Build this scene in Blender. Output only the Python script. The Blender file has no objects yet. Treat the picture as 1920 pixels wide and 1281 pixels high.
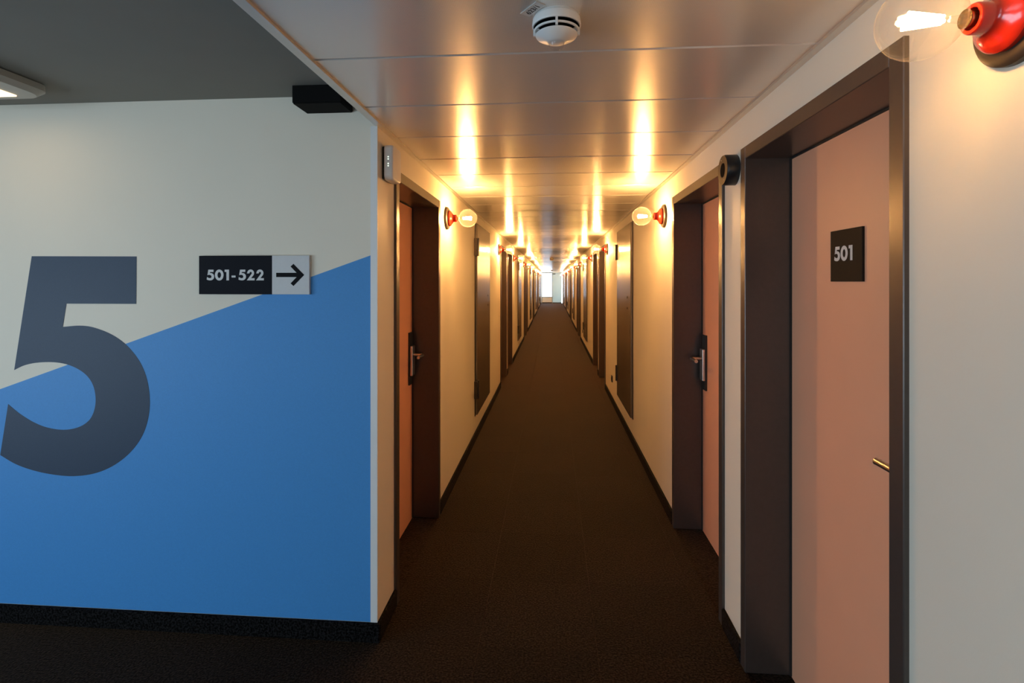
import bpy, bmesh, math, random
from mathutils import Vector, Matrix
from mathutils.geometry import tessellate_polygon

random.seed(5)
S = bpy.context.scene
COL = S.collection
PI = math.pi

# ------------------------------------------------------------------ camera, world, exposure
XL, XR = -0.75, 0.775            # corridor walls
H = 2.227                        # metal ceiling of the corridor
HL = 2.355                       # lobby ceiling
YF = 2.189                       # painted lobby wall that faces the camera
YE = 37.3                        # window wall at the far end
EYE = 1.55
F_PX, VX, HY = 975.0, 1034.5, 528.0

cd = bpy.data.cameras.new('camera')
cam = bpy.data.objects.new('camera', cd)
COL.objects.link(cam)
cd.sensor_width = 36.0
cd.lens = F_PX * 36.0 / 1920.0
cd.shift_x = 0.0
cd.shift_y = (HY - 640.5) / 1920.0
cd.clip_start = 0.02
cam.location = (0, 0, EYE)
cam.rotation_euler = (PI / 2, 0, math.atan((VX - 960.0) / F_PX))
S.camera = cam

S.view_settings.view_transform = 'Standard'
S.view_settings.look = 'None'
S.view_settings.gamma = 1.0
S.view_settings.use_curve_mapping = False
S.view_settings.exposure = 0.0

WORLD_STRENGTH = 8.4
w = bpy.data.worlds.new('overcast_sky')
S.world = w
w.use_nodes = True
bg = w.node_tree.nodes['Background']
bg.inputs[0].default_value = (0.66, 0.83, 1.0, 1)
bg.inputs[1].default_value = WORLD_STRENGTH

FILAMENT = 2300.0                 # radiance of the bulb filaments
FILAMENT_COL = (1.0, 0.50, 0.155)
LAMP_PANEL = 2.6                 # radiance of the lobby ceiling lamp

cy = S.cycles
cy.use_light_tree = True
cy.max_bounces = 12
cy.diffuse_bounces = 9
cy.glossy_bounces = 5
cy.transparent_max_bounces = 24
cy.sample_clamp_indirect = 6.0
cy.caustics_reflective = False
cy.caustics_refractive = False


def portal(name, loc, rot, sx, sy):
    l = bpy.data.lights.new(name, 'AREA')
    l.shape = 'RECTANGLE'
    l.size, l.size_y = sx, sy
    l.cycles.is_portal = True
    o = bpy.data.objects.new(name, l)
    o.location, o.rotation_euler = loc, rot
    COL.objects.link(o)


# daylight through the end, lobby and added back windows (sampling portals only)
LWX, LWY0, LWY1, LWZ0, LWZ1 = -4.6, -2.5, 0.6, 0.25, 1.95
BWX0, BWX1 = -2.9, -1.7
portal('daylight_portal_lobby', (LWX - 0.12, (LWY0 + LWY1) / 2, (LWZ0 + LWZ1) / 2), (0, -PI / 2, 0), LWZ1 - LWZ0, LWY1 - LWY0)
portal('daylight_portal_back', ((BWX0 + BWX1) / 2, -3.12, (LWZ0 + LWZ1) / 2), (PI / 2, 0, 0), BWX1 - BWX0, LWZ1 - LWZ0)
portal('daylight_portal_end', (-0.22, YE + 0.16, 1.33), (-PI / 2, 0, 0), 1.0, 1.75)


# ------------------------------------------------------------------ materials
def nodes(name):
    m = bpy.data.materials.new(name)
    m.use_nodes = True
    nt = m.node_tree
    return m, nt, nt.nodes['Principled BSDF']


def mat(name, col, rough=0.5, metal=0.0, spec=0.5, bump=None, vary=None, coat=0.0, aniso=0.0, tangent=None):
    """plain procedural material: noise variation of the colour and fine bump"""
    m, nt, p = nodes(name)
    L = nt.links
    p.inputs['Base Color'].default_value = (*col, 1)
    p.inputs['Roughness'].default_value = rough
    p.inputs['Metallic'].default_value = metal
    p.inputs['Specular IOR Level'].default_value = spec
    p.inputs['Coat Weight'].default_value = coat
    tc = nt.nodes.new('ShaderNodeTexCoord')
    if vary:
        sc, amt = vary
        n = nt.nodes.new('ShaderNodeTexNoise')
        n.inputs['Scale'].default_value = sc
        n.inputs['Detail'].default_value = 4
        L.new(tc.outputs['Object'], n.inputs['Vector'])
        r = nt.nodes.new('ShaderNodeMapRange')
        r.inputs[1].default_value, r.inputs[2].default_value = 0.25, 0.75
        r.inputs[3].default_value, r.inputs[4].default_value = 1 - amt, 1 + amt
        L.new(n.outputs[0], r.inputs[0])
        mx = nt.nodes.new('ShaderNodeVectorMath')
        mx.operation = 'SCALE'
        mx.inputs[0].default_value = col
        L.new(r.outputs[0], mx.inputs['Scale'])
        L.new(mx.outputs[0], p.inputs['Base Color'])
    if bump:
        sc, st, dist = bump
        n2 = nt.nodes.new('ShaderNodeTexNoise')
        n2.inputs['Scale'].default_value = sc
        n2.inputs['Detail'].default_value = 3
        L.new(tc.outputs['Object'], n2.inputs['Vector'])
        b = nt.nodes.new('ShaderNodeBump')
        b.inputs['Strength'].default_value = st
        b.inputs['Distance'].default_value = dist
        L.new(n2.outputs[0], b.inputs['Height'])
        L.new(b.outputs[0], p.inputs['Normal'])
    if aniso:
        p.inputs['Anisotropic'].default_value = aniso
        c = nt.nodes.new('ShaderNodeCombineXYZ')
        for i in range(3):
            c.inputs[i].default_value = tangent[i]
        L.new(c.outputs[0], p.inputs['Tangent'])
    return m


def carpet(name, col, sheen=0.50, spec=0.05):
    m, nt, p = nodes(name)
    L = nt.links
    p.inputs['Roughness'].default_value = 0.8
    p.inputs['Specular IOR Level'].default_value = spec
    p.inputs['Sheen Weight'].default_value = sheen
    p.inputs['Sheen Roughness'].default_value = 0.35
    p.inputs['Sheen Tint'].default_value = (0.42, 0.27, 0.16, 1)
    geo = nt.nodes.new('ShaderNodeNewGeometry')
    n = nt.nodes.new('ShaderNodeTexNoise')
    n.inputs['Scale'].default_value = 120
    n.inputs['Detail'].default_value = 2
    L.new(geo.outputs['Position'], n.inputs['Vector'])
    r = nt.nodes.new('ShaderNodeMapRange')
    r.inputs[1].default_value, r.inputs[2].default_value = 0.40, 0.64
    r.inputs[3].default_value, r.inputs[4].default_value = 0.0, 3.0
    L.new(n.outputs[0], r.inputs[0])
    mx = nt.nodes.new('ShaderNodeVectorMath')
    mx.operation = 'SCALE'
    mx.inputs[0].default_value = col
    L.new(r.outputs[0], mx.inputs['Scale'])
    L.new(mx.outputs[0], p.inputs['Base Color'])
    b = nt.nodes.new('ShaderNodeBump')
    b.inputs['Strength'].default_value = 0.8
    b.inputs['Distance'].default_value = 0.004
    L.new(n.outputs[0], b.inputs['Height'])
    L.new(b.outputs[0], p.inputs['Normal'])
    return m


def perforated(name, col, rough):
    """satin metal ceiling cassette with rows of tiny holes"""
    m, nt, p = nodes(name)
    L = nt.links
    p.inputs['Metallic'].default_value = 0.4
    p.inputs['Roughness'].default_value = rough
    geo = nt.nodes.new('ShaderNodeNewGeometry')
    v = nt.nodes.new('ShaderNodeTexVoronoi')
    v.inputs['Scale'].default_value = 230
    v.inputs['Randomness'].default_value = 0.0
    L.new(geo.outputs['Position'], v.inputs['Vector'])
    r = nt.nodes.new('ShaderNodeMapRange')
    r.inputs[1].default_value, r.inputs[2].default_value = 0.22, 0.36
    r.inputs[3].default_value, r.inputs[4].default_value = 0.62, 1.06
    L.new(v.outputs['Distance'], r.inputs[0])
    mx = nt.nodes.new('ShaderNodeVectorMath')
    mx.operation = 'SCALE'
    mx.inputs[0].default_value = col
    L.new(r.outputs[0], mx.inputs['Scale'])
    L.new(mx.outputs[0], p.inputs['Base Color'])
    p.inputs['Anisotropic'].default_value = 0.45
    c = nt.nodes.new('ShaderNodeCombineXYZ')
    c.inputs[1].default_value = 1.0
    L.new(c.outputs[0], p.inputs['Tangent'])
    return m


def emit(name, col, strength):
    m = bpy.data.materials.new(name)
    m.use_nodes = True
    nt = m.node_tree
    nt.nodes.remove(nt.nodes['Principled BSDF'])
    e = nt.nodes.new('ShaderNodeEmission')
    e.inputs[0].default_value = (*col, 1)
    e.inputs[1].default_value = strength
    nt.links.new(e.outputs[0], nt.nodes['Material Output'].inputs[0])
    return m


def thin_glass(name, tint=(1, 1, 1), edge=0.55, power=5.0, haze=0.0):
    """thin clear glass: see-through, with Fresnel reflection growing to the rim"""
    m = bpy.data.materials.new(name)
    m.use_nodes = True
    nt = m.node_tree
    nt.nodes.remove(nt.nodes['Principled BSDF'])
    L = nt.links
    t = nt.nodes.new('ShaderNodeBsdfTransparent')
    t.inputs[0].default_value = (*tint, 1)
    g = nt.nodes.new('ShaderNodeBsdfGlossy')
    g.inputs['Roughness'].default_value = 0.03
    lw = nt.nodes.new('ShaderNodeLayerWeight')
    lw.inputs[0].default_value = 0.5
    pe = nt.nodes.new('ShaderNodeMath')
    pe.operation = 'POWER'
    pe.inputs[1].default_value = power
    L.new(lw.outputs['Facing'], pe.inputs[0])
    pw = nt.nodes.new('ShaderNodeMath')
    pw.operation = 'MULTIPLY_ADD'
    pw.inputs[1].default_value = edge
    pw.inputs[2].default_value = 0.035
    L.new(pe.outputs[0], pw.inputs[0])
    mx = nt.nodes.new('ShaderNodeMixShader')
    L.new(pw.outputs[0], mx.inputs[0])
    L.new(t.outputs[0], mx.inputs[1])
    L.new(g.outputs[0], mx.inputs[2])
    out = mx
    if haze:                        # a trace of light scattered by the glass wall, stronger towards the rim
        tl = nt.nodes.new('ShaderNodeBsdfTranslucent')
        hz = nt.nodes.new('ShaderNodeMath')
        hz.operation = 'MULTIPLY_ADD'
        hz.inputs[1].default_value = haze * 6
        hz.inputs[2].default_value = haze
        L.new(pe.outputs[0], hz.inputs[0])
        out = nt.nodes.new('ShaderNodeMixShader')
        L.new(hz.outputs[0], out.inputs[0])
        L.new(mx.outputs[0], out.inputs[1])
        L.new(tl.outputs[0], out.inputs[2])
    L.new(out.outputs[0], nt.nodes['Material Output'].inputs[0])
    return m



def frosted(name, col):
    m = bpy.data.materials.new(name)
    m.use_nodes = True
    nt = m.node_tree
    p = nt.nodes['Principled BSDF']
    p.inputs['Base Color'].default_value = (0.35, 0.41, 0.41, 1)
    p.inputs['Roughness'].default_value = 0.3
    n = nt.nodes.new('ShaderNodeTexNoise')
    n.inputs['Scale'].default_value = 200
    b = nt.nodes.new('ShaderNodeBump')
    b.inputs['Strength'].default_value = 0.05
    nt.links.new(n.outputs[0], b.inputs['Height'])
    nt.links.new(b.outputs[0], p.inputs['Normal'])
    t = nt.nodes.new('ShaderNodeBsdfTranslucent')
    t.inputs[0].default_value = (*col, 1)
    a = nt.nodes.new('ShaderNodeAddShader')
    nt.links.new(p.outputs[0], a.inputs[0])
    nt.links.new(t.outputs[0], a.inputs[1])
    nt.links.new(a.outputs[0], nt.nodes['Material Output'].inputs[0])
    return m


M = {
    'wall': mat('cream_wall_paint', (0.82, 0.75, 0.62), 0.55, spec=0.35, bump=(420, 0.12, 0.001), vary=(3, 0.015)),
    'blue': mat('blue_wall_paint', (0.062, 0.285, 0.66), 0.5, spec=0.3, bump=(420, 0.12, 0.001), vary=(300, 0.06)),
    'navy': mat('navy_wall_paint', (0.027, 0.049, 0.090), 0.5, spec=0.3, bump=(420, 0.12, 0.001), vary=(300, 0.10)),
    'white_trim': mat('white_corner_profile', (0.80, 0.80, 0.78), 0.4),
    'lobby_ceiling': mat('grey_lobby_ceiling_paint', (0.23, 0.215, 0.185), 0.8, bump=(300, 0.1, 0.001), vary=(4, 0.03)),
    'metal_ceiling': perforated('perforated_satin_metal', (0.78, 0.75, 0.71), 0.27),
    'ceiling_trim': mat('satin_aluminium_profile', (0.70, 0.67, 0.63), 0.33, metal=0.7, vary=(30, 0.02)),
    'dark': mat('dark_void_grey', (0.05, 0.05, 0.05), 0.9, vary=(10, 0.05)),
    'carpet_a': carpet('dark_carpet_pile', (0.0076, 0.0053, 0.0043)),
    'carpet_b': carpet('dark_carpet_pile_turned', (0.0062, 0.0044, 0.0036)),
    'plinth': carpet('black_carpet_plinth', (0.0050, 0.0048, 0.0050), 0.03, 0.05),
    'frame': mat('bronze_grey_steel_frame', (0.095, 0.077, 0.068), 0.30, metal=0.45, spec=0.5, vary=(60, 0.05), bump=(600, 0.05, 0.0005)),
    'seal': mat('black_rubber_seal', (0.012, 0.012, 0.012), 0.7, vary=(40, 0.05)),
    'door': mat('salmon_door_laminate', (0.90, 0.435, 0.26), 0.42, spec=0.45, vary=(5, 0.02), bump=(500, 0.06, 0.0006)),
    'hatch': mat('bronze_grey_steel_hatch', (0.185, 0.16, 0.138), 0.27, metal=0.8, vary=(6, 0.05), bump=(9, 0.03, 0.004)),
    'hinge': mat('dark_steel_hinge', (0.06, 0.05, 0.045), 0.35, metal=0.7, vary=(80, 0.05)),
    'steel': mat('brushed_stainless_steel', (0.62, 0.58, 0.54), 0.28, metal=1.0, vary=(90, 0.04)),
    'black': mat('black_plastic', (0.012, 0.012, 0.013), 0.35, vary=(50, 0.05)),
    'box': mat('black_painted_box', (0.006, 0.0055, 0.005), 0.7, spec=0.08, vary=(50, 0.06)),
    'sign_dark': mat('dark_sign_panel', (0.008, 0.009, 0.014), 0.6, spec=0.08, vary=(70, 0.05)),
    'sign_brown': mat('dark_brown_sign_panel', (0.018, 0.013, 0.010), 0.6, spec=0.12, vary=(70, 0.05)),
    'sign_light': mat('light_grey_sign_panel', (0.60, 0.60, 0.60), 0.45, vary=(70, 0.02)),
    'ink_black': mat('black_print', (0.006, 0.006, 0.008), 0.6, spec=0.08, vary=(70, 0.02)),
    'ink_white': mat('white_print', (0.66, 0.66, 0.65), 0.5, vary=(70, 0.02)),
    'plate': mat('bronze_wall_plate', (0.055, 0.042, 0.03), 0.42, metal=0.4, vary=(60, 0.05)),
    'red': mat('red_ceramic_glaze', (0.62, 0.028, 0.012), 0.18, spec=0.6, coat=0.4, vary=(20, 0.03)),
    'brass': mat('brass_bulb_cap', (0.75, 0.52, 0.22), 0.25, metal=1.0, vary=(60, 0.04)),
    'bulb_glass': thin_glass('clear_bulb_glass', (0.99, 0.985, 0.975), 0.45, 4.0, 0.0055),
    'filament': emit('glowing_filament', FILAMENT_COL, FILAMENT),
    'filament_dim': emit('weakly_glowing_filament', FILAMENT_COL, FILAMENT * 0.11),
    'white_plastic': mat('white_plastic', (0.78, 0.78, 0.76), 0.35, vary=(40, 0.01)),
    'lamp_white': mat('white_lamp_housing', (0.45, 0.42, 0.36), 0.4, vary=(40, 0.01)),
    'lamp_glow': emit('lamp_diffuser_glow', (1.0, 0.74, 0.44), LAMP_PANEL),
    'led': emit('green_white_led', (0.8, 1.0, 0.7), 3.0),
    'void': mat('matt_black', (0.004, 0.004, 0.004), 0.95, spec=0.05, vary=(40, 0.05)),
    'lens': thin_glass('clear_lens', (0.95, 0.95, 0.95), 0.9),
    'pane': thin_glass('window_pane', (0.97, 0.99, 1.0), 0.9),
    'win_frame': mat('grey_window_frame', (0.38, 0.42, 0.43), 0.45, vary=(30, 0.03)),
    'end_panel': frosted('frosted_door_glass', (0.17, 0.20, 0.195)),
    'tag': mat('grey_label_plate', (0.60, 0.58, 0.55), 0.35, vary=(60, 0.02)),
}


# ------------------------------------------------------------------ mesh helpers
def add_box(bm, x0, x1, y0, y1, z0, z1):
    vs = [bm.verts.new((x, y, z)) for x in (x0, x1) for y in (y0, y1) for z in (z0, z1)]
    for f in ((0, 1, 3, 2), (4, 6, 7, 5), (0, 4, 5, 1), (2, 3, 7, 6), (0, 2, 6, 4), (1, 5, 7, 3)):
        bm.faces.new([vs[i] for i in f])


def bevel(bm, wd, seg=1):
    bmesh.ops.bevel(bm, geom=list(bm.edges), offset=wd, segments=seg, affect='EDGES', profile=0.5)


def finish(bm, name, m, smooth=False):
    bmesh.ops.recalc_face_normals(bm, faces=list(bm.faces))
    me = bpy.data.meshes.new(name)
    bm.to_mesh(me)
    bm.free()
    me.materials.append(M[m])
    if smooth:
        for p in me.polygons:
            p.use_smooth = True
        me.set_sharp_from_angle(angle=math.radians(35))
    return me


def put(name, me, parent=None, loc=None, rot=None):
    o = bpy.data.objects.new(name, me)
    COL.objects.link(o)
    if parent is not None:
        o.parent = parent
    if loc is not None:
        o.location = loc
    if rot is not None:
        o.rotation_euler = rot
    return o


def box(name, m, x0, x1, y0, y1, z0, z1, parent=None, bv=0.0, seg=1):
    """box mesh whose origin sits at the middle of its base"""
    c = ((x0 + x1) / 2, (y0 + y1) / 2, z0)
    bm = bmesh.new()
    add_box(bm, x0 - c[0], x1 - c[0], y0 - c[1], y1 - c[1], 0, z1 - z0)
    if bv:
        bevel(bm, bv, seg)
    return put(name, finish(bm, name, m, smooth=seg > 1), parent, c)


def lathe(bm, prof, n=40, axis='X', caps=True):
    """profile [(t, r)] turned round an axis; t runs along the axis"""
    rings = []
    for t, r in prof:
        ring = []
        for k in range(n):
            a = 2 * PI * k / n
            c, s = r * math.cos(a), r * math.sin(a)
            ring.append(bm.verts.new((t, c, s) if axis == 'X' else (c, s, t)))
        rings.append(ring)
    for a, b in zip(rings, rings[1:]):
        for k in range(n):
            bm.faces.new((a[k], a[(k + 1) % n], b[(k + 1) % n], b[k]))
    for ring, (t, r) in ((rings[0], prof[0]), (rings[-1], prof[-1])):
        if caps and r > 1e-5:
            bm.faces.new(ring)
    bmesh.ops.remove_doubles(bm, verts=list(bm.verts), dist=1e-6)


def tube(bm, pts, r, n=12):
    rings = []
    P = [Vector(p) for p in pts]
    for i, p in enumerate(P):
        d = (P[min(i + 1, len(P) - 1)] - P[max(i - 1, 0)]).normalized()
        u = d.orthogonal() if i == 0 else (u - d * u.dot(d))
        u.normalize()
        v = d.cross(u)
        rings.append([bm.verts.new(p + (u * math.cos(2 * PI * k / n) + v * math.sin(2 * PI * k / n)) * r) for k in range(n)])
    for a, b in zip(rings, rings[1:]):
        for k in range(n):
            bm.faces.new((a[k], a[(k + 1) % n], b[(k + 1) % n], b[k]))
    bm.faces.new(rings[0])
    bm.faces.new(rings[-1])


def prism(bm, pts, d, to3):
    """outline pts (u, v) pushed d along the third axis; to3(u, v, t) -> 3D"""
    a = [bm.verts.new(to3(u, v, 0)) for u, v in pts]
    b = [bm.verts.new(to3(u, v, d)) for u, v in pts]
    n = len(pts)
    for t in tessellate_polygon([[Vector((u, v, 0)) for u, v in pts]]):
        bm.faces.new([a[i] for i in t])
        bm.faces.new([b[i] for i in t])
    for i in range(n):
        bm.faces.new((a[i], a[(i + 1) % n], b[(i + 1) % n], b[i]))


def ring_prism(bm, outer, inner, d, to3):
    n = len(outer)
    A = [[bm.verts.new(to3(u, v, t)) for u, v in P] for t in (0, d) for P in (outer, inner)]
    oa, ia, ob, ib = A
    for i in range(n):
        j = (i + 1) % n
        bm.faces.new((oa[i], oa[j], ia[j], ia[i]))
        bm.faces.new((ob[i], ob[j], ib[j], ib[i]))
        bm.faces.new((oa[i], oa[j], ob[j], ob[i]))
        bm.faces.new((ia[i], ia[j], ib[j], ib[i]))


def tag(o, label, cat, group=None, kind=None):
    o['label'] = label
    o['category'] = cat
    if group:
        o['group'] = group
    if kind:
        o['kind'] = kind
    return o


def root(name, loc=(0, 0, 0), rz=0.0):
    o = bpy.data.objects.new(name, None)
    o.empty_display_size = 0.05
    COL.objects.link(o)
    o.location = loc
    o.rotation_euler = (0, 0, rz)
    return o


def copy_tree(o, parent=None):
    c = o.copy()
    COL.objects.link(c)
    c.parent = parent
    for ch in list(o.children):
        copy_tree(ch, c)
    return c


# ------------------------------------------------------------------ layout along the corridor
C0, PERIOD, NPAIR = 2.287, 6.38, 6
PAIRS = [C0 + PERIOD * k for k in range(NPAIR)]
DW, GAP = 0.98, 0.114            # frame width, half of the wall strip between two doors
FH, FW, FD = 2.086, 0.050, 0.200  # frame height, face width, depth
DOORS_R, DOORS_L = [], []        # (y0, handle_near)
for k, c in enumerate(PAIRS):
    DOORS_R.append((c - GAP - DW, True))
    DOORS_R.append((c + GAP, False))
    if k:
        DOORS_L.append((c - GAP - DW, True))
    DOORS_L.append((c + GAP + (0.03 if k == 0 else 0), False))


def wall_with_doors(name, x0, x1, ya, yb, doors):
    bm = bmesh.new()
    y = ya
    for y0, _ in doors:
        add_box(bm, x0, x1, y, y0, 0, 2.40)
        add_box(bm, x0, x1, y0, y0 + DW, FH, 2.40)
        y = y0 + DW
    add_box(bm, x0, x1, y, yb, 0, 2.40)
    bmesh.ops.remove_doubles(bm, verts=list(bm.verts), dist=1e-5)
    return put(name, finish(bm, name, 'wall'))


YB = -3.0
WX = -4.6
o = wall_with_doors('wall_right', XR, XR + 0.25, YB, YE, DOORS_R)
tag(o, 'cream corridor wall on the right side with a row of doors', 'wall', kind='structure')
o = wall_with_doors('wall_left', XL - 0.25, XL, YF + 0.1, YE, DOORS_L)
tag(o, 'cream corridor wall on the left side with a row of doors', 'wall', kind='structure')

wf = box('wall_front', 'wall', WX, XL, YF, YF + 0.1, 0, 2.40)
tag(wf, 'cream lobby wall with a blue slanted field and a big five', 'wall', kind='structure')
bm = bmesh.new()
add_box(bm, WX, BWX0, YB - 0.2, YB, 0, 2.40)
add_box(bm, BWX1, 1.03, YB - 0.2, YB, 0, 2.40)
add_box(bm, BWX0, BWX1, YB - 0.2, YB, 0, LWZ0)
add_box(bm, BWX0, BWX1, YB - 0.2, YB, LWZ1, 2.40)
o = put('wall_back', finish(bm, 'wall_back', 'wall'))
tag(o, 'plain cream lobby wall behind the viewpoint', 'wall', kind='structure')
bm = bmesh.new()
add_box(bm, WX - 0.2, WX, YB - 0.1, LWY0, 0, 2.40)
add_box(bm, WX - 0.2, WX, LWY1, YF + 0.1, 0, 2.40)
add_box(bm, WX - 0.2, WX, LWY0, LWY1, 0, LWZ0)
add_box(bm, WX - 0.2, WX, LWY0, LWY1, LWZ1, 2.40)
o = put('wall_lobby', finish(bm, 'wall_lobby', 'wall'))
tag(o, 'cream lobby wall on the far left holding the window', 'wall', kind='structure')

# lobby window (left of the frame): frame, mullions, panes
wn = root('window_2', (WX, (LWY0 + LWY1) / 2, LWZ0))
tag(wn, 'wide grey framed lobby window in the left lobby wall', 'window', kind='structure')


def rel(o, r):
    o.location = Vector(o.location) - Vector(r.location)
    o.parent = r
    return o


nb = 3
for i in range(nb + 1):
    yy = LWY0 + (LWY1 - LWY0 - 0.06) * i / nb
    rel(box('mullion', 'win_frame', WX - 0.13, WX - 0.07, yy, yy + 0.06, LWZ0 + 0.06, LWZ1 - 0.06), wn)
rel(box('bottom_rail', 'win_frame', WX - 0.13, WX - 0.07, LWY0, LWY1, LWZ0, LWZ0 + 0.06), wn)
rel(box('top_rail', 'win_frame', WX - 0.13, WX - 0.07, LWY0, LWY1, LWZ1 - 0.06, LWZ1), wn)
for i in range(nb):
    ya = LWY0 + (LWY1 - LWY0 - 0.06) * i / nb + 0.06
    yb = LWY0 + (LWY1 - LWY0 - 0.06) * (i + 1) / nb
    rel(box('pane', 'pane', WX - 0.103, WX - 0.099, ya, yb, LWZ0 + 0.06, LWZ1 - 0.06), wn)

wb = root('added_window', ((BWX0 + BWX1) / 2, YB, LWZ0))  # unseen window, added to brighten the wall with the big five
tag(wb, 'grey framed window added behind the viewpoint to light the lobby wall', 'window', kind='structure')
nb = 2
for i in range(nb + 1):
    xx = BWX0 + (BWX1 - BWX0 - 0.06) * i / nb
    rel(box('mullion', 'win_frame', xx, xx + 0.06, YB - 0.13, YB - 0.07, LWZ0 + 0.06, LWZ1 - 0.06), wb)
rel(box('bottom_rail', 'win_frame', BWX0, BWX1, YB - 0.13, YB - 0.07, LWZ0, LWZ0 + 0.06), wb)
rel(box('top_rail', 'win_frame', BWX0, BWX1, YB - 0.13, YB - 0.07, LWZ1 - 0.06, LWZ1), wb)
for i in range(nb):
    xa = BWX0 + (BWX1 - BWX0 - 0.06) * i / nb + 0.06
    xb = BWX0 + (BWX1 - BWX0 - 0.06) * (i + 1) / nb
    rel(box('pane', 'pane', xa, xb, YB - 0.103, YB - 0.099, LWZ0 + 0.06, LWZ1 - 0.06), wb)

# ------------------------------------------------------------------ floor with carpet tiles
fl = box('floor', 'carpet_b', WX, 1.03, YB, YE + 0.2, -0.12, -0.004)
tag(fl, 'dark brown carpet tile floor of lobby and corridor', 'floor', kind='structure')
P = 0.5
XB = [-2.31 + P * k for k in range(-5, 7)]
_tile_cache = {}


def tile(x0, x1, y0, y1, m):
    key = (round(x1 - x0, 3), round(y1 - y0, 3), m)
    if key not in _tile_cache:
        bm = bmesh.new()
        hx, hy = (x1 - x0) / 2 - 0.0002, (y1 - y0) / 2 - 0.0002
        c = 0.0002
        lo = [bm.verts.new((sx * hx, sy * hy, 0)) for sx, sy in ((-1, -1), (1, -1), (1, 1), (-1, 1))]
        hi = [bm.verts.new((sx * (hx - c), sy * (hy - c), 0.004)) for sx, sy in ((-1, -1), (1, -1), (1, 1), (-1, 1))]
        bm.faces.new(hi)
        bm.faces.new(lo)
        for i in range(4):
            j = (i + 1) % 4
            bm.faces.new((lo[i], lo[j], hi[j], hi[i]))
        _tile_cache[key] = finish(bm, 'carpet_tile', m)
    o = put('carpet_tile', _tile_cache[key], fl)
    o.location = Vector(((x0 + x1) / 2, (y0 + y1) / 2, -0.004)) - fl.location
    return o


far = bmesh.new()
far2 = bmesh.new()
ROW0 = 0.69
for j in range(0, 74):
    y0 = ROW0 + P * j
    y1 = min(y0 + P, YE)
    if y0 >= YE:
        break
    for i, xb in enumerate(XB):
        x0, x1 = xb, xb + P
        lim0 = WX if y0 < YF - 0.1 else XL + 0.002
        x0, x1 = max(x0, lim0), min(x1, XR - 0.002)
        if x1 - x0 < 0.02:
            continue
        turned = (i + j) % 2
        if y0 < 10.6:
            tile(x0, x1, y0, y1, 'carpet_b' if turned else 'carpet_a')
        else:
            b_ = far2 if turned else far
            add_box(b_, x0 + 0.001, x1 - 0.001, y0 + 0.001, y1 - 0.001, -0.004, 0.0)
for b_, m in ((far, 'carpet_a'), (far2, 'carpet_b')):
    o = put('far_carpet_tiles', finish(b_, 'far_carpet_tiles', m), fl)
    o.location = -Vector(fl.location)
    o['kind'] = 'stuff'

# ------------------------------------------------------------------ ceilings
ce = box('ceiling', 'dark', XL - 0.007, XR, YB, YE, H + 0.018, 2.42)
tag(ce, 'satin metal cassette ceiling of the corridor', 'ceiling', kind='structure')
PP, SEAM0 = 0.4315, 1.541
bm = bmesh.new()
hx0, hx1, hy_ = XL + 0.020, XR - 0.020, PP / 2 - 0.0020
vlo = [bm.verts.new(v) for v in ((hx0, -hy_ + 0.005, 0), (hx1, -hy_ + 0.005, 0), (hx1, hy_ - 0.005, 0), (hx0, hy_ - 0.005, 0))]
vhi = [bm.verts.new(v) for v in ((hx0, -hy_, 0.005), (hx1, -hy_, 0.005), (hx1, hy_, 0.005), (hx0, hy_, 0.005))]
vtp = [bm.verts.new((v.co.x, v.co.y, 0.017)) for v in vhi]
bm.faces.new(vlo)
bm.faces.new(vtp)
for A, B in ((vlo, vhi), (vhi, vtp)):
    for i in range(4):
        bm.faces.new((A[i], A[(i + 1) % 4], B[(i + 1) % 4], B[i]))
panel_me = finish(bm, 'ceiling_panel', 'metal_ceiling')
k = -10
while True:
    yc = SEAM0 + PP * (k + 0.5)
    if yc + PP / 2 > YE:
        break
    if yc - PP / 2 > YB:
        put('ceiling_panel', panel_me, ce, Vector((0, yc, H + random.uniform(0, 0.0012))) - ce.location,
            (random.uniform(-0.0025, 0.0025), 0, 0))
    k += 1

cl = box('ceiling.001', 'lobby_ceiling', WX, XL - 0.007, YB, YF, HL, 2.42)
tag(cl, 'dark grey painted lobby ceiling above the big five', 'ceiling', kind='structure')

# ceiling edge profiles
for nm, x0, x1, lab in (('trim_1', XL, XL + 0.024, 'slim metal edge profile along the left side of the ceiling'),
                        ('trim_2', XR - 0.024, XR, 'slim metal edge profile along the right side of the ceiling')):
    bm = bmesh.new()
    add_box(bm, x0, x1, YB, YE, H - 0.008, H - 0.001)
    if nm == 'trim_1':
        add_box(bm, x1 - 0.003, x1, YB, YE, H - 0.001, H + 0.012)
        add_box(bm, x0 - 0.007, x0, YB, YF, H - 0.008, HL)
    else:
        add_box(bm, x0, x0 + 0.003, YB, YE, H - 0.001, H + 0.012)
    o = put(nm, finish(bm, nm, 'ceiling_trim'))
    tag(o, lab, 'trim', kind='structure')
o = box('trim_3', 'white_trim', XL - 0.028, XL + 0.002, YF - 0.003, YF + 0.004, 0.082, H - 0.008)
tag(o, 'white corner profile at the edge of the blue wall', 'trim', kind='structure')

# baseboards
BBH, BBT = 0.082, 0.015


def baseboards(name, x0, x1, ya, yb, doors, label):
    y = ya
    segs = []
    for y0, _ in doors:
        segs.append((y, y0))
        y = y0 + DW
    segs.append((y, yb))
    for i, (a, b) in enumerate(segs):
        if b - a > 0.02:
            tag(box(name, 'plinth', x0, x1, a, b, 0, BBH, bv=0.003), label, 'baseboard', group=name.replace('_', ' ') + ' pieces', kind='structure')


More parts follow.
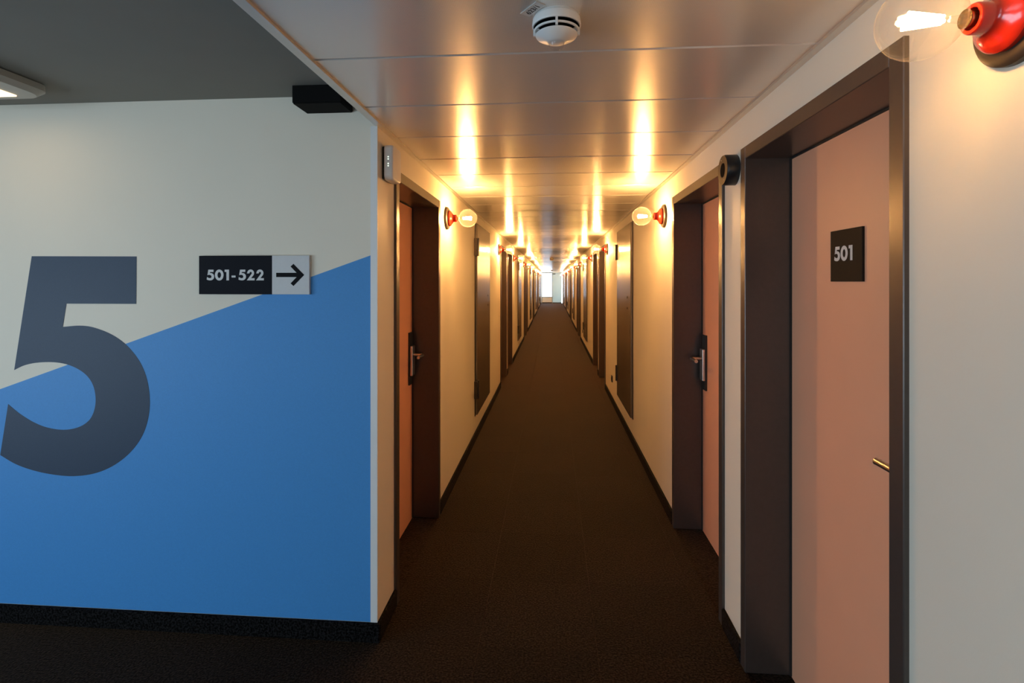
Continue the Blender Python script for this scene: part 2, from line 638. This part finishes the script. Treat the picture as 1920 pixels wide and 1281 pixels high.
baseboards('baseboard_right', XR - BBT, XR, YB, YE, DOORS_R, 'black carpet baseboard piece along the right corridor wall')
baseboards('baseboard_left', XL, XL + BBT, YF, YE, DOORS_L, 'black carpet baseboard piece along the left corridor wall')
o = box('baseboard_front', 'plinth', WX, XL + BBT, YF - BBT, YF, 0, BBH, bv=0.003)
tag(o, 'black carpet baseboard under the blue wall', 'baseboard', kind='structure')

# ------------------------------------------------------------------ painted field and big numeral on the lobby wall
to_wall = lambda y: (lambda u, v, t: (u, y - t, v))


def slope_z(x):
    return 1.058 + (x + 2.512) * (1.663 - 1.058) / (2.512 - 0.778)


bm = bmesh.new()
prism(bm, [(WX, BBH), (XL - 0.028, BBH), (XL - 0.028, slope_z(XL - 0.028)), (WX, slope_z(WX))], 0.0006, to_wall(YF))
o = put('painted_field', finish(bm, 'painted_field', 'blue'), wf)
o.location = -Vector(wf.location)
o['label'] = 'blue paint below a slanting edge'

FIVE = [(-2.354, 1.665, 1), (-1.849, 1.662, 1), (-1.851, 1.450, 1), (-2.185, 1.450, 1), (-2.203, 1.345, 1), (-2.121, 1.351, 0),
        (-2.053, 1.343, 0), (-1.967, 1.312, 0), (-1.895, 1.264, 0), (-1.834, 1.193, 0), (-1.799, 1.112, 0), (-1.786, 1.019, 0),
        (-1.796, 0.930, 0), (-1.829, 0.849, 0), (-1.889, 0.776, 0), (-1.967, 0.720, 0), (-2.053, 0.686, 0), (-2.150, 0.672, 0),
        (-2.247, 0.676, 0), (-2.344, 0.692, 0), (-2.433, 0.719, 0), (-2.509, 0.758, 1), (-2.470, 0.991, 1), (-2.413, 0.949, 0),
        (-2.344, 0.911, 0), (-2.276, 0.888, 0), (-2.198, 0.880, 0), (-2.128, 0.893, 0), (-2.077, 0.924, 0), (-2.051, 0.970, 0),
        (-2.044, 1.024, 0), (-2.055, 1.080, 0), (-2.084, 1.124, 0), (-2.130, 1.156, 0), (-2.188, 1.177, 0), (-2.256, 1.185, 0),
        (-2.334, 1.181, 0), (-2.393, 1.168, 0), (-2.440, 1.147, 1)]


def smooth_outline(pts, sub=5):
    """Catmull-Rom through the points; points flagged 1 stay sharp corners"""
    out = []
    n = len(pts)
    for i in range(n):
        p1, p2 = pts[i], pts[(i + 1) % n]
        out.append((p1[0], p1[1]))
        if p1[2] and p2[2]:
            continue
        p0 = pts[i - 1] if not p1[2] else (2 * p1[0] - p2[0], 2 * p1[1] - p2[1])
        p3 = pts[(i + 2) % n] if not p2[2] else (2 * p2[0] - p1[0], 2 * p2[1] - p1[1])
        for s in range(1, sub):
            t = s / sub
            q = []
            for a in (0, 1):
                q.append(0.5 * (2 * p1[a] + (p2[a] - p0[a]) * t + (2 * p0[a] - 5 * p1[a] + 4 * p2[a] - p3[a]) * t * t
                                + (3 * p1[a] - p0[a] - 3 * p2[a] + p3[a]) * t ** 3))
            out.append(tuple(q))
    return out


five_out = smooth_outline(FIVE)
bm = bmesh.new()
prism(bm, five_out, 0.0014, to_wall(YF))
o = put('numeral', finish(bm, 'numeral', 'navy'), wf)
o.location = -Vector(wf.location)
o['label'] = 'big navy numeral 5 painted on the wall'

# small numerals of the signs: unit height, origin bottom left
u5 = [((x + 2.509) / 0.993, (z - 0.672) / 0.993) for x, z in smooth_outline(FIVE, 2)]


def arc(cx_, cy_, r, a0, a1, n, ry=None):
    ry = r if ry is None else ry
    return [(cx_ + r * math.cos(math.radians(a0 + (a1 - a0) * i / n)), cy_ + ry * math.sin(math.radians(a0 + (a1 - a0) * i / n))) for i in range(n + 1)]


G_TWO = ([(0.02, 0.645)] + arc(0.375, 0.675, 0.335, 178, -38, 16) + [(0.415, 0.205), (0.755, 0.205), (0.755, 0.0), (0.0, 0.0)]
         + arc(0.375, 0.675, 0.115, -42, 180, 10) + [(0.26, 0.645)])
G_ONE = [(0.0, 0.79), (0.0, 1.0), (0.42, 1.0), (0.42, 0.0), (0.17, 0.0), (0.17, 0.79)]
G_DASH = [(0.0, 0.27), (0.39, 0.27), (0.39, 0.45), (0.0, 0.45)]
G_ZERO_O = arc(0.42, 0.5, 0.42, 0, 360, 32, 0.515)[:-1]
G_ZERO_I = arc(0.42, 0.5, 0.175, 0, 360, 32, 0.28)[:-1]


def glyph(ch, name, m, h, du, dv, to3, parent):
    bm = bmesh.new()
    T = lambda pts: [(du + x * h, dv + y * h) for x, y in pts]
    if ch == '0':
        ring_prism(bm, T(G_ZERO_O), T(G_ZERO_I), 0.0006, to3)
    else:
        prism(bm, T({'5': u5, '2': G_TWO, '1': G_ONE, '-': G_DASH}[ch]), 0.0006, to3)
    return put(name, finish(bm, name, m), parent)


# ------------------------------------------------------------------ direction sign 501-522
SX0, SXM, SX1, SZ0, SZ1 = -1.547, -1.213, -1.045, 1.494, 1.663
sg = root('direction_sign', ((SX0 + SX1) / 2, YF, SZ0))
tag(sg, 'dark and light wall sign reading 501-522 with an arrow beside the big five', 'sign')
T_ = 0.014
rel(box('dark_panel', 'sign_dark', SX0, SXM, YF - T_, YF - 0.0006, SZ0, SZ1, bv=0.0008), sg)['label'] = 'near-black panel'
rel(box('light_panel', 'sign_light', SXM, SX1, YF - T_, YF - 0.0006, SZ0, SZ1, bv=0.0008), sg)['label'] = 'light grey panel'
bx, bz = sg.location.x, sg.location.z
sgn = lambda u, v, t: (u - bx, -T_ - t, v - bz)
px = (SXM - SX0) / (875 - 187)
zt = 1.5785 - 0.0235
hh = 0.0470
for ch, x in zip('501-522', (262, 340, 432, 497, 562, 640, 727)):
    glyph(ch, 'hyphen' if ch == '-' else 'numeral', 'ink_white', hh, SX0 + (x - 187) * px, zt, sgn, sg)
aw = SX1 - SXM
ac = (SZ0 + SZ1) / 2
AR = [(0.115, -0.056), (0.62, -0.056), (0.50, -0.218), (0.578, -0.286), (0.865, 0.0), (0.578, 0.286), (0.50, 0.218), (0.66, 0.056), (0.115, 0.056)]
AR[1] = (0.66, -0.056)
bm = bmesh.new()
prism(bm, [(SXM + u * aw, ac + v * aw) for u, v in AR], 0.0006, sgn)
put('arrow', finish(bm, 'arrow', 'ink_black'), sg)

# ------------------------------------------------------------------ doors (local: +X into the wall, Y along the wall from the frame middle, Z up)
REV = 0.165                     # depth of the reveal in front of the leaf


def make_door(handle_side):
    """handle_side -1: handle at the low-Y edge, +1: at the high-Y edge"""
    r = root('door_1')
    hw = DW / 2
    pr_ = 0.012

    def jamb(s):
        bm = bmesh.new()
        y0, y1 = (hw - FW, hw) if s > 0 else (-hw, -hw + FW)
        add_box(bm, -pr_, FD, y0, y1, 0, FH)
        bevel(bm, 0.002)
        put('jamb', finish(bm, 'jamb', 'frame'), r)
    jamb(-1)
    jamb(1)
    bm = bmesh.new()
    add_box(bm, -pr_, FD, -hw + FW, hw - FW, FH - FW, FH)
    bevel(bm, 0.002)
    put('head', finish(bm, 'head', 'frame'), r)
    # rubber seal line round the leaf
    bm = bmesh.new()
    iw, ih = hw - FW, FH - FW
    add_box(bm, REV - 0.006, REV, -iw, -iw + 0.006, 0, ih)
    add_box(bm, REV - 0.006, REV, iw - 0.006, iw, 0, ih)
    add_box(bm, REV - 0.006, REV, -iw + 0.006, iw - 0.006, ih - 0.006, ih)
    put('seal', finish(bm, 'seal', 'seal'), r)
    bm = bmesh.new()
    add_box(bm, REV, REV + 0.04, -iw, iw, -0.004, ih)
    leaf = put('leaf', finish(bm, 'leaf', 'door'), r)
    leaf['label'] = 'salmon coloured door leaf'
    # lock fitting: black back plate, steel cover, lever
    s = handle_side
    yc = s * (iw - 0.065)
    bm = bmesh.new()
    add_box(bm, REV - 0.012, REV, yc - 0.034, yc + 0.034, 0.885, 1.222)
    bevel(bm, 0.002)
    put('back_plate', finish(bm, 'back_plate', 'black'), leaf)
    bm = bmesh.new()
    add_box(bm, REV - 0.028, REV - 0.012, yc - 0.031, yc + 0.031, 0.945, 1.137)
    bevel(bm, 0.003, 2)
    put('cover', finish(bm, 'cover', 'steel'), leaf)
    bm = bmesh.new()
    zc = 1.078
    X0 = REV - 0.028
    pts = [(X0, yc, zc), (X0 - 0.044, yc, zc), (X0 - 0.054, yc - s * 0.003, zc), (X0 - 0.060, yc - s * 0.010, zc),
           (X0 - 0.062, yc - s * 0.020, zc), (X0 - 0.062, yc - s * 0.126, zc)]
    tube(bm, pts, 0.010, 16)
    put('lever', finish(bm, 'lever', 'steel', smooth=True), leaf)
    return r


ORD = ['first', 'second', 'third', 'fourth', 'fifth', 'sixth', 'seventh', 'eighth', 'ninth', 'tenth', 'eleventh', 'twelfth']
proto = {-1: make_door(-1), 1: make_door(1)}
used = set()
nd = 0


def place_door(hs, loc, rz, label):
    global nd
    nd += 1
    o = proto[hs] if hs not in used else copy_tree(proto[hs])
    used.add(hs)
    o.name = 'door_%d' % nd
    o.location = loc
    o.rotation_euler = (0, 0, rz)
    tag(o, label, 'door', group='corridor room doors', kind='structure')


for i, (y0, near) in enumerate(DOORS_R):
    lab = ('salmon door with the 501 plate in a dark frame on the right' if i == 0 else
           'salmon door in dark steel frame, %s door on the right wall' % ORD[i])
    place_door(-1 if near else 1, (XR, y0 + DW / 2, 0), 0, lab)
for i, (y0, near) in enumerate(DOORS_L):
    place_door(1 if near else -1, (XL, y0 + DW / 2, 0), PI,
               'salmon door in dark steel frame, %s door on the left wall' % ORD[i])

# ------------------------------------------------------------------ 501 plate on the door leaf
PX = XR + REV
pl = root('room_number_sign', (PX, 1.731, 1.55))
tag(pl, 'dark square plate reading 501 on the nearest salmon door', 'sign')
bm = bmesh.new()
add_box(bm, -0.008, 0, -0.089, 0.089, 0, 0.167)
bevel(bm, 0.0008)
put('plate', finish(bm, 'plate', 'sign_brown'), pl)
# u runs to the right as seen (towards -Y)
pls = lambda u, v, t: (-0.008 - t, 0.089 - u, v)
for ch, x in zip('501', (0.024, 0.062, 0.108)):
    glyph(ch, 'numeral', 'ink_white', 0.0475, x, 0.0665, pls, pl)

# ------------------------------------------------------------------ access hatches
HY0, HY1, HZ0, HZ1 = -0.515, 0.515, 0.245, 2.118


def make_hatch(s):
    """s = +1: hinges on the high-Y side (local +X into the wall)"""
    r = root('access_hatch')
    bm = bmesh.new()
    add_box(bm, -0.006, 0.0, HY0 - 0.012, HY1 + 0.012, HZ0 - 0.012, HZ1 + 0.012)
    put('frame', finish(bm, 'frame', 'hinge'), r)
    bm = bmesh.new()
    add_box(bm, -0.026, -0.006, HY0, HY1, HZ0, HZ1)
    bevel(bm, 0.002)
    dr = put('door_panel', finish(bm, 'door_panel', 'hatch'), r)
    dr['label'] = 'bronze grey steel panel'
    for z in (0.41, 1.80):
        bm = bmesh.new()
        yy = s * (HY1 + 0.002)
        add_box(bm, -0.030, 0.0, yy - 0.045, yy + 0.045, z, z + 0.17)
        bevel(bm, 0.002)
        hg = put('hinge', finish(bm, 'hinge', 'hinge'), r)
        bm = bmesh.new()
        tube(bm, [(-0.034, yy, z - 0.004), (-0.034, yy, z + 0.174)], 0.009, 10)
        put('pin', finish(bm, 'pin', 'hinge', smooth=True), hg)
    for z in (1.285, 1.392):
        bm = bmesh.new()
        yy = -s * (HY1 - 0.20)
        lathe(bm, [(-0.029, 0.0), (-0.029, 0.010), (-0.026, 0.011), (-0.024, 0.011)], 16)
        bmesh.ops.translate(bm, verts=list(bm.verts), vec=(0, yy, z))
        put('lock', finish(bm, 'lock', 'black'), dr)
    return r


hp = make_hatch(1)
first = True
for side, X_, rz in (('right', XR, 0.0), ('left', XL, PI)):
    for k in range(NPAIR - 1):
        o = hp if first else copy_tree(hp)
        first = False
        o.location = (X_, C0 + PERIOD * k + 3.27, 0)
        o.rotation_euler = (0, 0, rz)
        tag(o, 'bronze grey steel access hatch, %s one along the %s wall' % (ORD[k], side), 'hatch', group='steel access hatches')

# sockets
for k, lab in ((0, 'black wall socket low on the right wall past the first hatch'),
               (1, 'black wall socket low on the right wall past the second hatch')):
    so = root('wall_socket', (XR, 6.75 + PERIOD * k, 0.262))
    tag(so, lab, 'socket', group='black wall sockets')
    bm = bmesh.new()
    add_box(bm, -0.012, 0, -0.041, 0.041, 0, 0.082)
    bevel(bm, 0.003, 2)
    put('cover_plate', finish(bm, 'cover_plate', 'black'), so)
    bm = bmesh.new()
    lathe(bm, [(-0.013, 0.018), (-0.013, 0.022), (-0.012, 0.023)], 20)
    bmesh.ops.translate(bm, verts=list(bm.verts), vec=(0, 0, 0.041))
    put('outlet', finish(bm, 'outlet', 'plinth'), so)


# ------------------------------------------------------------------ sconces (local: -X away from the wall)
def make_sconce(fil='filament'):
    r = root('globe_sconce')
    bm = bmesh.new()
    lathe(bm, [(0.0, 0.078), (-0.012, 0.078), (-0.017, 0.073), (-0.019, 0.066), (-0.019, 0.0)], 48)
    put('wall_plate', finish(bm, 'wall_plate', 'plate', smooth=True), r)
    bm = bmesh.new()
    lathe(bm, [(-0.019, 0.0), (-0.019, 0.055), (-0.028, 0.056), (-0.033, 0.053), (-0.040, 0.042), (-0.048, 0.031), (-0.053, 0.0265),
               (-0.056, 0.0255), (-0.072, 0.0255), (-0.075, 0.0235), (-0.075, 0.018), (-0.064, 0.0175), (-0.064, 0.0)], 48)
    hd = put('lamp_holder', finish(bm, 'lamp_holder', 'red', smooth=True), r)
    hd['label'] = 'glossy red ceramic lamp holder'
    cx_ = -0.156
    R_ = 0.0645
    prof = [(-0.078, 0.0), (-0.078, 0.0135), (-0.082, 0.0140), (-0.085, 0.0165), (-0.093, 0.0190), (-0.097, 0.0240)]
    n = 22
    a0 = math.acos((0.156 - 0.1005) / R_)
    for i in range(n + 1):
        a = a0 + (PI - a0) * i / n
        prof.append((cx_ + R_ * math.cos(a), R_ * math.sin(a) if i < n else 0.0))
    bm = bmesh.new()
    lathe(bm, prof[3:], 48)
    bu = put('bulb', finish(bm, 'bulb', 'bulb_glass', smooth=True), r)
    for p in bu.data.polygons:
        p.use_smooth = True
    bu['label'] = 'clear glass globe bulb with glowing filaments'
    bm = bmesh.new()
    lathe(bm, [(-0.0645, 0.0), (-0.0645, 0.0130), (-0.082, 0.0135), (-0.085, 0.0160), (-0.085, 0.0)], 24)
    put('cap', finish(bm, 'cap', 'brass', smooth=True), bu)
    bm = bmesh.new()
    lathe(bm, [(-0.0852, 0.0085), (-0.108, 0.0050), (-0.118, 0.0020), (-0.118, 0.0)], 16)
    put('stem', finish(bm, 'stem', 'lens', smooth=True), bu)
    for i in range(4):
        a = PI / 4 + i * PI / 2
        c, s_ = math.cos(a), math.sin(a)
        bm = bmesh.new()
        tube(bm, [(-0.120, 0.005 * c, 0.005 * s_), (-0.180, 0.013 * c, 0.013 * s_)], 0.0034, 6)
        put('filament', finish(bm, 'filament', fil), bu)
    return r


sp = make_sconce()
sn = make_sconce('filament_dim')      # same bulb as the others, glow turned down to spare the wall
first = True
SO = 1.36
SC_R = [C0 - SO] + [PAIRS[0] + SO]
SC_L = [PAIRS[0] + SO + 0.015]
for c in PAIRS[1:]:
    SC_R += [c - SO, c + SO]
    SC_L += [c - SO, c + SO]
for side, X_, rz, ys in (('right', XR, 0.0, SC_R), ('left', XL, PI, SC_L)):
    for i, y in enumerate(ys):
        if side == 'right' and i == 0:
            o = sn
        else:
            o = sp if first else copy_tree(sp)
            first = False
        o.location = (X_, y, 1.99 if o is sn else 2.0)
        o.rotation_euler = (0, 0, rz)
        tag(o, 'red globe bulb wall light, %s one along the %s wall' % (ORD[i], side), 'wall light', group='globe bulb wall lights')


# ------------------------------------------------------------------ smoke detectors
def make_detector():
    r = root('smoke_detector')
    bm = bmesh.new()
    lathe(bm, [(0.0, 0.056), (-0.006, 0.058), (-0.008, 0.0605), (-0.024, 0.0625), (-0.028, 0.061), (-0.0285, 0.0)], 48, 'Z')
    put('base', finish(bm, 'base', 'white_plastic', smooth=True), r)
    bm = bmesh.new()
    lathe(bm, [(-0.0287, 0.0), (-0.0287, 0.0585), (-0.0295, 0.0585), (-0.0300, 0.044), (-0.050, 0.036), (-0.050, 0.0)], 40, 'Z')
    put('sensor_chamber', finish(bm, 'sensor_chamber', 'void', smooth=True), r)
    bm = bmesh.new()
    for z0_, z1_, r0, r1 in ((-0.0365, -0.0400, 0.0585, 0.0560),):
        lathe(bm, [(z0_, r0 - 0.003), (z0_, r0), (z1_, r1), (z1_, r1 - 0.003)], 48, 'Z', False)
    put('slot_ring', finish(bm, 'slot_ring', 'white_plastic', smooth=True), r)
    bm = bmesh.new()
    lathe(bm, [(-0.0475, 0.0), (-0.0475, 0.0535), (-0.050, 0.052), (-0.064, 0.025), (-0.066, 0.020), (-0.066, 0.0)], 48, 'Z')
    put('cap', finish(bm, 'cap', 'white_plastic', smooth=True), r)
    for k in range(4):
        bm = bmesh.new()
        a = k * PI / 2
        add_box(bm, 0.040, 0.0592, -0.003, 0.003, -0.048, -0.027)
        bmesh.ops.rotate(bm, verts=list(bm.verts), cent=(0, 0, 0), matrix=Matrix.Rotation(a + PI / 2 * 0 - PI / 2, 3, 'Z'))
        put('rib', finish(bm, 'rib', 'white_plastic'), r)
    bm = bmesh.new()
    lathe(bm, [(-0.064, 0.0200), (-0.073, 0.0195), (-0.081, 0.0140), (-0.0860, 0.0)], 24, 'Z')
    put('lens', finish(bm, 'lens', 'lens', smooth=True), r)
    return r


dp = make_detector()
for i, (x, y, lab) in enumerate(((0.012, 1.335, 'white round smoke detector with clear lens, nearest on the metal ceiling'),
                                 (0.0, 15.3, 'small smoke detector on the ceiling halfway down the corridor'),
                                 (0.0, 31.0, 'tiny smoke detector on the ceiling near the far window'))):
    o = dp if i == 0 else copy_tree(dp)
    o.location = (x, y, H)
    tag(o, lab, 'smoke detector', group='ceiling smoke detectors')

# label plate beside the nearest detector
tg = root('number_tag', (-0.047, 1.291, H))
ang = math.atan2(1.262 - 1.312, -0.027 + 0.066)
tg.rotation_euler = (0, 0, ang)
tag(tg, 'small grey tag reading 623/1 beside the nearest smoke detector', 'tag')
bm = bmesh.new()
add_box(bm, -0.034, 0.034, -0.0145, 0.0145, -0.002, 0)
bevel(bm, 0.0006)
put('plate', finish(bm, 'plate', 'tag'), tg)
cu = bpy.data.curves.new('tag_text', 'FONT')
cu.body = '623/1'
cu.size = 0.021
cu.extrude = 0.0002
cu.align_x = 'CENTER'
tmp = bpy.data.objects.new('tag_text', cu)
COL.objects.link(tmp)
bpy.context.view_layer.update()
me = bpy.data.meshes.new_from_object(tmp.evaluated_get(bpy.context.evaluated_depsgraph_get()))
bpy.data.objects.remove(tmp)
me.materials.clear()
me.materials.append(M['ink_black'])
o = put('lettering', me, tg, (0, 0.0075, -0.0022), (PI, 0, 0))

# ------------------------------------------------------------------ wireless access point on the left wall
ap = root('access_point', (XL, 2.308, 2.0))
tag(ap, 'white rounded wall box with small status lights above the first left door', 'access point')
bm = bmesh.new()
add_box(bm, 0.0, 0.014, -0.056, 0.066, 0.004, 0.150)
bevel(bm, 0.005, 2)
put('back_plate', finish(bm, 'back_plate', 'black', smooth=True), ap)
bm = bmesh.new()
add_box(bm, 0.014, 0.052, -0.066, 0.068, 0.0, 0.156)
es = [e for e in bm.edges if abs(e.verts[0].co.y - e.verts[1].co.y) < 1e-6 and abs(e.verts[0].co.z - e.verts[1].co.z) < 1e-6]
bmesh.ops.bevel(bm, geom=es, offset=0.022, segments=5, affect='EDGES', profile=0.5)
es = [e for e in bm.edges if all(v.co.x > 0.05 for v in e.verts)]
bmesh.ops.bevel(bm, geom=es, offset=0.009, segments=3, affect='EDGES', profile=0.5)
put('cover', finish(bm, 'cover', 'white_plastic', smooth=True), ap)
for z in (0.058, 0.068, 0.088, 0.098):
    bm = bmesh.new()
    add_box(bm, 0.030, 0.034, -0.0668, -0.0655, z, z + 0.004)
    put('status_light', finish(bm, 'status_light', 'led'), ap)

# ------------------------------------------------------------------ round wall speaker on the right wall
spk = root('wall_speaker', (XR, 2.268, 2.022))
tag(spk, 'black round wall speaker with a ring face between the first right doors', 'speaker')
bm = bmesh.new()
lathe(bm, [(0.0, 0.064), (-0.045, 0.064), (-0.050, 0.061), (-0.050, 0.0)], 48)
put('body', finish(bm, 'body', 'black', smooth=True), spk)
bm = bmesh.new()
lathe(bm, [(-0.0500, 0.0), (-0.0500, 0.0615), (-0.0525, 0.0610), (-0.0525, 0.031), (-0.0502, 0.0295), (-0.0501, 0.0)], 48)
put('face_ring', finish(bm, 'face_ring', 'plate', smooth=True), spk)
bm = bmesh.new()
lathe(bm, [(-0.0502, 0.0), (-0.0508, 0.0295), (-0.0516, 0.0290), (-0.0516, 0.0)], 32)
put('mouth', finish(bm, 'mouth', 'void', smooth=True), spk)
for a in (70, 250):
    bm = bmesh.new()
    lathe(bm, [(-0.0522, 0.0), (-0.0522, 0.0028), (-0.0535, 0.0024), (-0.054, 0.0)], 12)
    bmesh.ops.translate(bm, verts=list(bm.verts), vec=(0, 0.047 * math.cos(math.radians(a)), 0.047 * math.sin(math.radians(a))))
    put('screw', finish(bm, 'screw', 'steel', smooth=True), spk)

# ------------------------------------------------------------------ black box under the lobby ceiling
bb = root('ceiling_box', (-0.96, 2.125, 2.28))
tag(bb, 'flat black box in the corner under the grey lobby ceiling', 'box')
bm = bmesh.new()
add_box(bm, -0.102, 0.102, -0.066, 0.064, 0.004, HL - 2.28)
bevel(bm, 0.001)
put('housing', finish(bm, 'housing', 'box'), bb)
bm = bmesh.new()
add_box(bm, -0.099, 0.099, -0.063, 0.061, 0.0, 0.004)
put('bottom_cover', finish(bm, 'bottom_cover', 'box'), bb)

# ------------------------------------------------------------------ lobby ceiling lamp
lx0, lx1, ly0, ly1 = -2.60, -2.062, 1.46, 2.0
lm = root('ceiling_lamp', ((lx0 + lx1) / 2, (ly0 + ly1) / 2, HL))
tag(lm, 'white square ceiling lamp lit above the big five', 'ceiling lamp')


def rrect(hx, hy, r, n=6):
    out = []
    for cx_, cy_, a0 in ((hx - r, hy - r, 0), (-hx + r, hy - r, 90), (-hx + r, -hy + r, 180), (hx - r, -hy + r, 270)):
        out += [(cx_ + r * math.cos(math.radians(a0 + 90 * i / n)), cy_ + r * math.sin(math.radians(a0 + 90 * i / n))) for i in range(n + 1)]
    return out


hx, hy_ = (lx1 - lx0) / 2, (ly1 - ly0) / 2
bm = bmesh.new()
rings = []
for z, g, r_ in ((-0.004, -0.016, 0.05), (-0.004, 0.0, 0.05), (-0.030, 0.004, 0.06), (-0.050, -0.012, 0.07)):
    rings.append([bm.verts.new((x, y, z)) for x, y in rrect(hx + g, hy_ + g, r_)])
n = len(rings[0])
for A, B in zip(rings, rings[1:]):
    for i in range(n):
        bm.faces.new((A[i], A[(i + 1) % n], B[(i + 1) % n], B[i]))
bm.faces.new(rings[0])
bm.faces.new(rings[-1])
put('housing', finish(bm, 'housing', 'lamp_white', smooth=True), lm)
bm = bmesh.new()
prism(bm, rrect(hx - 0.02, hy_ - 0.02, 0.04), 0.004, lambda u, v, t: (u, v, -t))
put('mount', finish(bm, 'mount', 'black'), lm)
bm = bmesh.new()
prism(bm, rrect(hx - 0.10, hy_ - 0.045, 0.012), 0.003, lambda u, v, t: (u, v, -0.050 - t))
put('diffuser', finish(bm, 'diffuser', 'lamp_glow'), lm)

# ------------------------------------------------------------------ window wall at the far end
we = box('wall_end', 'wall', XL - 0.25, XR + 0.25, YE + 0.12, YE + 0.2, 2.14, 2.42)
tag(we, 'strip of wall above the far corridor window', 'wall', kind='structure')
wx0, wxm, wx1 = XL - 0.25, 0.06, XR + 0.25
wi = root('window_1', (-0.3, YE, 0))
tag(wi, 'bright tall window with grey frame at the corridor end', 'window', kind='structure')
rel(box('frame_post', 'win_frame', wx0, XL + 0.07, YE + 0.06, YE + 0.13, 0, 2.2), wi)
rel(box('frame_post', 'win_frame', wxm - 0.05, wxm, YE + 0.06, YE + 0.13, 0, 2.2), wi)
rel(box('frame_rail', 'win_frame', XL + 0.07, wxm - 0.05, YE + 0.06, YE + 0.13, 2.14, 2.2), wi)
rel(box('frame_rail', 'win_frame', XL + 0.07, wxm - 0.05, YE + 0.06, YE + 0.13, 0.40, 0.46), wi)
rel(box('lower_panel', 'white_trim', XL + 0.07, wxm - 0.05, YE + 0.08, YE + 0.12, 0.06, 0.40), wi)
rel(box('bottom_rail', 'seal', XL + 0.07, wxm - 0.05, YE + 0.06, YE + 0.13, 0, 0.06), wi)
rel(box('pane', 'pane', XL + 0.07, wxm - 0.05, YE + 0.095, YE + 0.099, 0.46, 2.14), wi)
ep = root('door_24', (0.36, YE, 0))
tag(ep, 'pale grey green glass door beside the far window', 'door', kind='structure')
rel(box('leaf', 'end_panel', wxm, 0.70, YE + 0.085, YE + 0.093, 0.05, 2.2), ep)
rel(box('bottom_rail', 'seal', wxm, 0.70, YE + 0.055, YE + 0.12, 0.0, 0.05), ep)
rel(box('closer', 'black', wxm + 0.02, wxm + 0.20, YE + 0.02, YE + 0.06, 2.06, 2.12), ep)
rel(box('side_light', 'pane', 0.70, 0.77, YE + 0.09, YE + 0.094, 0.0, 2.2), ep)
rel(box('side_post', 'win_frame', 0.77, wx1, YE + 0.06, YE + 0.13, 0, 2.2), ep)
